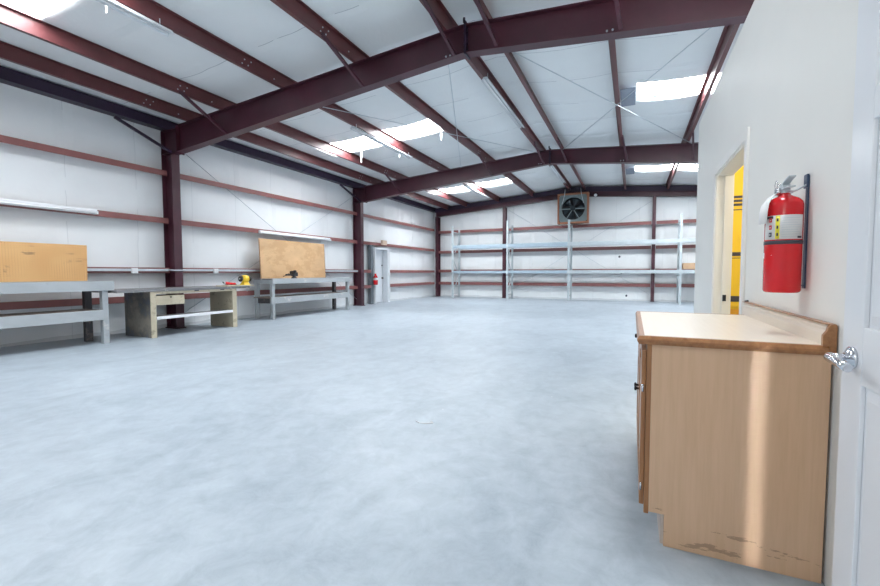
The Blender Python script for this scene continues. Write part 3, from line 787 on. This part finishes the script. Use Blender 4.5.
# vice
vx, vy, vz_ = -8.76, 9.08, 1.087
t = thing('bench_vice', (vx, vy, vz_), 'black iron bench vice bolted on top of the second grey workbench', 'vice')
MB().lathe((vx, vy, vz_), (vx, vy, vz_ + 1), [(0, .085), (.02, .085), (.03, .055), (.06, .05)], 20).build('swivel_base', 'iron', t)
MB().hexa([(vx - .05, vy - .07, vz_ + .06), (vx + .05, vy - .07, vz_ + .06), (vx + .05, vy + .10, vz_ + .06), (vx - .05, vy + .10, vz_ + .06)], [(vx - .06, vy - .03, vz_ + .17), (vx + .06, vy - .03, vz_ + .17), (vx + .06, vy + .09, vz_ + .17), (vx - .06, vy + .09, vz_ + .17)]).box(vx - .075, vx + .075, vy - .035, vy - .005, vz_ + .14, vz_ + .21).lathe((vx, vy + .03, vz_ + .17), (vx, vy + .03, vz_ + .24), [(0, .05), (.04, .05), (.06, .03)], 14).build('fixed_jaw', 'iron', t, .005)
MB().box(vx - .035, vx + .035, vy - .24, vy - .03, vz_ + .075, vz_ + .125).box(vx - .07, vx + .07, vy - .10, vy - .065, vz_ + .11, vz_ + .205).build('sliding_jaw', 'iron', t, .005)
MB().cyl((vx, vy - .31, vz_ + .10), (vx, vy - .24, vz_ + .10), .024, 12).cyl((vx - .10, vy - .29, vz_ + .06), (vx + .10, vy - .29, vz_ + .14), .008, 8).lathe((vx - .11, vy - .29, vz_ + .055), (vx - .09, vy - .29, vz_ + .065), [(0, .01), (.01, .015), (.02, .01)], 8).build('screw_handle', 'iron', t)

# ------------------------------------------------------------------ strip lights
def strip(loc, L, label, wall=False, grp='strip lights'):
    x, y, z = loc
    t = thing('strip_light', (x, y, z), label, 'light fixture', grp)
    if wall:
        MB().prism([(x - .055, z - .045), (x - .055, z + .045), (x - .005, z + .045), (x, z + .03), (x, z - .045)], 1, y, y + L).build('housing', 'lamp_white', t, .003)
        MB().cyl((x + .018, y + .04, z - .018), (x + .018, y + L - .04, z - .018), .016, 12).build('tube', 'tube', t)
        MB().box(x, x + .035, y, y + .03, z - .045, z + .01).box(x, x + .035, y + L - .03, y + L, z - .045, z + .01).build('lamp_holder', 'lamp_white', t)
    else:
        MB().prism([(x - .075, z - .03), (x - .03, z + .03), (x + .03, z + .03), (x + .075, z - .03), (x + .07, z - .033), (x + .025, z + .02), (x - .025, z + .02), (x - .07, z - .033)], 1, y, y + L).build('reflector', 'alu', t)
        MB().cyl((x - .03, y + .03, z - .012), (x - .03, y + L - .03, z - .012), .014, 10).cyl((x + .03, y + .03, z - .012), (x + .03, y + L - .03, z - .012), .014, 10).build('tube', 'tube', t)
        for yy in (y + .15, y + L - .15):
            MB().cyl((x, yy, z + .03), (x, yy, zt(x) + .02), .006, 6).build('hanger', 'galv', t)
    return t
strip((XG + .06, 1.6, 2.41), 2.98, 'white strip light on the girt above the pegboard bench', True)
strip((XG + .06, 8.42, 2.37), 2.95, 'white strip light on the girt above the stained plywood sheet', True)
strip((-5.90, 1.12, zt(-5.9) - .10), 2.75, 'grey strip light hanging before the first big rafter, over the benches')
strip((-5.90, 8.02, zt(-5.9) - .10), 2.80, 'grey strip light hanging across the skylight between the two big rafters')
strip((-5.90, 15.1, zt(-5.9) - .10), 2.75, 'grey strip light hanging across the bench-side skylight of the rear bay')
strip((-2.52, 7.45, zt(-2.5) - .14), 2.85, 'grey strip light hanging below the ridge between the two big rafters')
strip((-2.52, 14.4, zt(-2.5) - .14), 2.85, 'grey strip light hanging below the ridge in the rear bay')

# torn vinyl hanging at the skylights
for k, (x, y, L) in enumerate([(-7.25, 10.24, .30), (-6.0, 10.3, .38), (-6.15, 3.2, .28), (-4.7, 10.25, .18)]):
    z = zt(x) + .17
    m = MB().hexa([(x, y, z - L), (x + .03, y, z - L), (x + .03, y + .002, z - L), (x, y + .002, z - L)], [(x - .02, y, z + .03), (x + .04, y, z + .03), (x + .04, y + .002, z + .03), (x - .02, y + .002, z + .03)])
    tag(m.build('torn_strip', 'vinyl'), ['short white torn strip hanging from the lower part of the middle skylight', 'long white torn strip hanging under the middle skylight by the strip light', 'white torn strip hanging at the skylight nearest the camera', 'tiny white torn strip at the ridge end of the middle skylight'][k], 'torn strip', 'torn vinyl strips')

# wiring duct along the third girt, outlets
t = thing('wiring_conduit', (XG + .03, 4.3, 1.30), 'pale electrical conduit with outlet boxes running along the bench wall', 'conduit')
MB().box(XG + .002, XG + .04, 4.28, F[0] - BF - .06, 1.282, 1.332).build('raceway', 'galv', t)
MB().box(XG + .002, XG + .04, F[0] + BF + .08, 12.95, 1.282, 1.332).build('raceway', 'galv', t)
MB().tube([(XG + .03, F[0] - .16, 1.31), (XC + .03, F[0] - .13, 1.30), (XC + .03, F[0] + .13, 1.30), (XG + .03, F[0] + .20, 1.31)], .016, 8).build('conduit_bend', 'galv', t)
for y in (5.20, 7.05, 10.95):
    MB().box(XG + .03, XG + .085, y - .055, y + .055, 1.235, 1.345).build('outlet_box', 'lamp_white', t, .004)
MB().cyl((XG + .02, 10.95, 1.34), (XG + .02, 10.95, 2.36), .010, 8).build('riser', 'galv', t)

# exit door in the long wall
t = thing('door_1', (XW, 14.6, 0), None, None); t['kind'] = 'structure'
m = MB().box(XW - .1, XG + .03, 14.12, 14.19, 0, 2.27).box(XW - .1, XG + .03, 15.05, 15.24, 0, 2.27).box(XW - .1, XG + .03, 14.19, 15.05, 2.18, 2.27)
m.build('door_frame', 'pale_door', t, .003)
MB().box(XW - .05, XW, 14.195, 15.045, .012, 2.175).build('door_leaf', 'pale_door', t, .003)
MB().cyl((XW, 14.97, 1.02), (XW + .06, 14.97, 1.02), .03, 14).cyl((XW, 14.97, 1.55), (XW + .025, 14.97, 1.55), .028, 14).build('door_handle', 'iron', t)
o = MB().box(XG - .14, XG - .0, 13.86, 14.02, 0, 2.34).build('door_post', 'grey_door')
tag(o, 'dark grey steel post between the second column and the exit door', 'post')
o = MB().box(XG + .002, XG + .09, 14.58, 14.93, 2.38, 2.57).build('emergency_light', 'pale_box', bevel=.01)
tag(o, 'small beige box fixed to the girt above the exit door', 'emergency light')
t = thing('fire_extinguisher', (XG + .11, 14.07, .76), 'small red extinguisher hanging beside the exit door at the bench wall', 'fire extinguisher')
fx, fy, fz = XG + .11, 14.02, .76
MB().lathe((fx, fy, fz), (fx, fy, fz + 1), [(0, .07), (.01, .09), (.30, .09), (.36, .06), (.39, .03)], 20).build('cylinder', 'red', t)
MB().lathe((fx, fy, fz + .19), (fx, fy, fz + 1), [(0, .0915), (.09, .0915)], 20).build('label', 'paper', t)
MB().box(fx - .02, fx + .02, fy - .06, fy + .03, fz + .39, fz + .45).build('valve', 'red', t, .004)
MB().box(XG, fx - .08, fy - .02, fy + .02, fz + .3, fz + .33).build('wall_bracket', 'iron', t)

# ------------------------------------------------------------------ exhaust fan
fx, fz, fy = -2.47, 4.09, 19.60
hw = .665
t = thing('exhaust_fan', (fx, fy, fz - hw), 'large square wall exhaust fan in a wooden frame high on the rear wall', 'fan')
m = MB().box(fx - hw, fx - hw + .07, fy - .18, fy + .12, fz - hw, fz + hw).box(fx + hw - .07, fx + hw, fy - .18, fy + .12, fz - hw, fz + hw)
m.box(fx - hw + .07, fx + hw - .07, fy - .18, fy + .12, fz - hw, fz - hw + .07).box(fx - hw + .07, fx + hw - .07, fy - .18, fy + .12, fz + hw - .07, fz + hw)
m.build('wooden_frame', 'fan_wood', t, .004)
m = MB(); N = 48; ri = .50; ho = hw - .07
vs = []
for k in range(N):
    a = 2 * PI * k / N + PI / N; c_, s_ = math.cos(a), math.sin(a); q = ho / max(abs(c_), abs(s_))
    for (r_, y_) in ((ri, fy - .10), (q, fy - .10), (ri, fy + .05), (q, fy - .085)): vs.append((fx + r_ * c_, y_, fz + r_ * s_))
fs = []
for k in range(N):
    a, b = 4 * k, 4 * ((k + 1) % N)
    fs += [(a, a + 1, b + 1, b), (a, b, b + 2, a + 2), (a + 2, b + 2, b + 3, a + 3), (a + 1, a + 3, b + 3, b + 1)]
m.add(vs, fs); m.build('orifice_panel', 'fan_plate', t)
for k in range(6):
    a0 = 2 * PI * k / 6 + .25; mb = MB(); vs = []; n1 = 6
    for i in range(n1 + 1):
        r_ = .09 + (.47 - .09) * i / n1; ww = .30 + .10 * i / n1
        for s_ in (-1, 1):
            a = a0 + s_ * ww; vs.append((fx + r_ * math.cos(a), fy + .0 + s_ * .04, fz + r_ * math.sin(a)))
    fs = [(2 * i, 2 * i + 1, 2 * i + 3, 2 * i + 2) for i in range(n1)]
    mb.add(vs, fs, True); o = mb.build('fan_blade', 'fan_dark', t); q = o.modifiers.new('thick', 'SOLIDIFY'); q.thickness = .004
MB().cyl((fx, fy - .16, fz), (fx, fy - .02, fz), .11, 20).build('motor', 'fan_dark', t)
MB().cyl((fx, fy - .02, fz), (fx, fy + .05, fz), .07, 16).build('hub', 'fan_plate', t)
m = MB().box(fx - ho, fx + ho, fy - .15, fy - .125, fz - .045, fz - .005)
m.bar((fx - .30, fy - .14, fz - .5), (fx, fy - .14, fz - .02), .03, .03).bar((fx + .30, fy - .14, fz - .5), (fx, fy - .14, fz - .02), .03, .03)
m.build('motor_support', 'fan_plate', t)
m = MB()
for k in range(11):
    z = fz - .55 + k * .11; m.bar((fx - .6, fy + .115, z - .04), (fx + .6, fy + .115, z - .04), .004, .11)
m.build('shutter', 'black', t)
for s_ in (-1, 1):
    MB().tube([(fx + s_ * .33, 19.35, zt(fx + s_ * .33) + .02), (fx + s_ * .35, fy - .19, fz + hw - .02), (fx + s_ * .45, fy - .19, fz + .2)], .012, 6).build('support_chain', 'galv', t)
o = MB().lathe((-1.55, 19.76, 4.66), (-1.55, 19.66, 4.62), [(0, .03), (.03, .06), (.08, .07), (.10, .05)], 14).build('round_lamp', 'lamp_white')
tag(o, 'small round white lamp on the gable rafter beside the fan', 'lamp')

# ------------------------------------------------------------------ pallet rack
t = thing('pallet_rack', (-1.8, 19.1, 0), 'pale steel pallet rack with empty beams along the rear wall', 'rack')
RF, RB = 18.72, 19.64
UX = [-7.97, -5.24, -2.53, 1.68, 4.3]
tops = [3.5, 3.6, 3.5, 3.5, 3.5]
for x, zt_ in zip(UX, tops):
    for y, w_ in ((RF, .085), (RB, .075)):
        s = 1 if y == RF else -1
        m = MB().prism([(x - w_ / 2, y - .0), (x + w_ / 2, y), (x + w_ / 2, y + .07 * s), (x + w_ / 2 - .02, y + .07 * s), (x + w_ / 2 - .02, y + .005 * s), (x - w_ / 2 + .02, y + .005 * s), (x - w_ / 2 + .02, y + .07 * s), (x - w_ / 2, y + .07 * s)], 2, .008, zt_ - (.12 if y == RB else 0))
        m.build('post', 'rack_post', t)
        MB().box(x - .07, x + .07, y - .05, y + .09, 0, .008).build('foot_plate', 'galv', t)
    z = .25; k = 0
    while z + .9 < zt_:
        ya, yb = (RF + .05, RB - .05) if k % 2 == 0 else (RB - .05, RF + .05)
        MB().bar((x, ya, z), (x, yb, z + .85), .03, .03, (1, 0, 0)).build('brace', 'rack_post', t)
        z += .85; k += 1
    for z in (.22, zt_ - .3): MB().bar((x, RF + .05, z), (x, RB - .05, z), .03, .03).build('brace', 'rack_post', t)
for i in range(4):
    a, b = UX[i] + .045, UX[i + 1] - .045
    for zc_, hh in ((2.48, .10 if i < 3 else .08), (1.27, .095 if i else .075)):
        for y, s in ((RF - .03, 1), (RB - .02, -1)):
            m = MB().prism([(y, zc_ - hh / 2 - .02), (y + .045, zc_ - hh / 2 - .02), (y + .045, zc_ + hh / 2), (y + .035, zc_ + hh / 2), (y + .035, zc_ + hh / 2 + .02), (y, zc_ + hh / 2 + .02)], 0, a, b)
            bo_ = m.build('beam', 'rack_beam' if i < 2 else 'rack_post', t)
            for q0 in (a - .045, b): MB().box(q0, q0 + .045, y - .006, y - .001 if s > 0 else y + .05, zc_ - .12, zc_ + .12).build('beam_connector', 'rack_post', bo_)
o = MB().box(1.78, 3.0, 18.76, 19.6, 1.372, 1.60).build('board_stack', 'board', bevel=.004)
tag(o, 'brown board pack lying on the lower beams at the office end of the rack', 'board')

# cut fragments on the wall insulation and floor
for k, (x, z) in enumerate([(-.55, 1.93), (-.46, 1.22), (-.24, .22)]):
    o = MB().lathe((x, YR - .004, z), (x, YR - .03, z), [(0, .05), (.02, .035), (.026, .02)], 7).build('wall_patch', 'ink')
    tag(o, 'small dark patch on the rear wall ' + ['between the upper and lower rack beams', 'just below the lower rack beams', 'near the floor behind the rack'][k], 'patch', 'dark patches on the rear wall')
o = MB().tube([(-1.62, 3.03, .006), (-1.57, 3.00, .006), (-1.52, 3.01, .006), (-1.47, 3.05, .006), (-1.50, 3.07, .006)], .004, 6).build('plastic_strip', 'paper')
tag(o, 'thin curled white strip lying in the middle of the open floor', 'litter')

# ------------------------------------------------------------------ light
W = bpy.data.worlds.new('World'); S.world = W; W.use_nodes = True
W.node_tree.nodes['Background'].inputs[0].default_value = (.80, .90, 1, 1)
W.node_tree.nodes['Background'].inputs[1].default_value = .4
def area(name, loc, rot, sx, sy, e, c):
    l = bpy.data.lights.new(name, 'AREA'); l.shape = 'RECTANGLE'; l.size = sx; l.size_y = sy; l.energy = e; l.color = c
    o = bpy.data.objects.new(name, l); COL.objects.link(o); o.location = loc; o.rotation_euler = rot; return o
# added fill light in the unseen front opening behind the camera
area('front_fill', (-4.6, Y0 - .05, 2.1), (PI / 2, 0, 0), 7.8, 4.0, 110, (.86, .93, 1))
# lamp in the office behind the doorway
p = bpy.data.lights.new('office_lamp', 'POINT'); p.energy = 75; p.color = (1, .93, .80); p.shadow_soft_size = .15
o = bpy.data.objects.new('office_lamp', p); COL.objects.link(o); o.location = (1.9, 4.3, 2.45)
p = bpy.data.lights.new('entry_fill', 'POINT'); p.energy = 60; p.color = (1, .95, .88); p.shadow_soft_size = .15  # unseen light added in the entry room to warm the cabinet
o = bpy.data.objects.new('entry_fill', p); COL.objects.link(o); o.location = (2.0, .2, 2.4)

# unseen warm fill added near the front wall to brighten cabinet and door
p = bpy.data.lights.new('entrance_fill', 'POINT'); p.energy = 70; p.color = (1, .92, .82); p.shadow_soft_size = .25
o = bpy.data.objects.new('entrance_fill', p); COL.objects.link(o); o.location = (-.35, -1.0, 2.3)
# unseen slit light added to throw the bright streak on the cabinet panel
o = area('streak_light', (.480, -1.1, .50), (PI / 2, 0, 0), .018, 1.0, .22, (.86, .93, 1)); o.data.spread = math.radians(1.5)
# ------------------------------------------------------------------ camera
f, yaw, pitch, roll = 417.81, .43199, .04857, -.001456
fw = Vector((-math.sin(yaw) * math.cos(pitch), math.cos(yaw) * math.cos(pitch), -math.sin(pitch)))
r = fw.cross(Vector((0, 0, 1))).normalized(); u = r.cross(fw)
r2 = r * math.cos(roll) + u * math.sin(roll); u2 = -r * math.sin(roll) + u * math.cos(roll)
from mathutils import Matrix
cd = bpy.data.cameras.new('Camera'); cd.sensor_width = 36; cd.lens = f / 880 * 36; cd.clip_start = .05
cam = bpy.data.objects.new('Camera', cd); COL.objects.link(cam)
mt = Matrix((r2, u2, -fw)).transposed().to_4x4(); mt.translation = Vector((0, 0, 1.24)); cam.matrix_world = mt
S.camera = cam
S.view_settings.view_transform = 'Standard'; S.view_settings.look = 'None'; S.view_settings.exposure = -0.94; S.view_settings.gamma = 1
S.view_settings.use_curve_mapping = False
S.cycles.use_denoising = True; S.cycles.max_bounces = 10; S.cycles.diffuse_bounces = 8; S.cycles.sample_clamp_indirect = 8
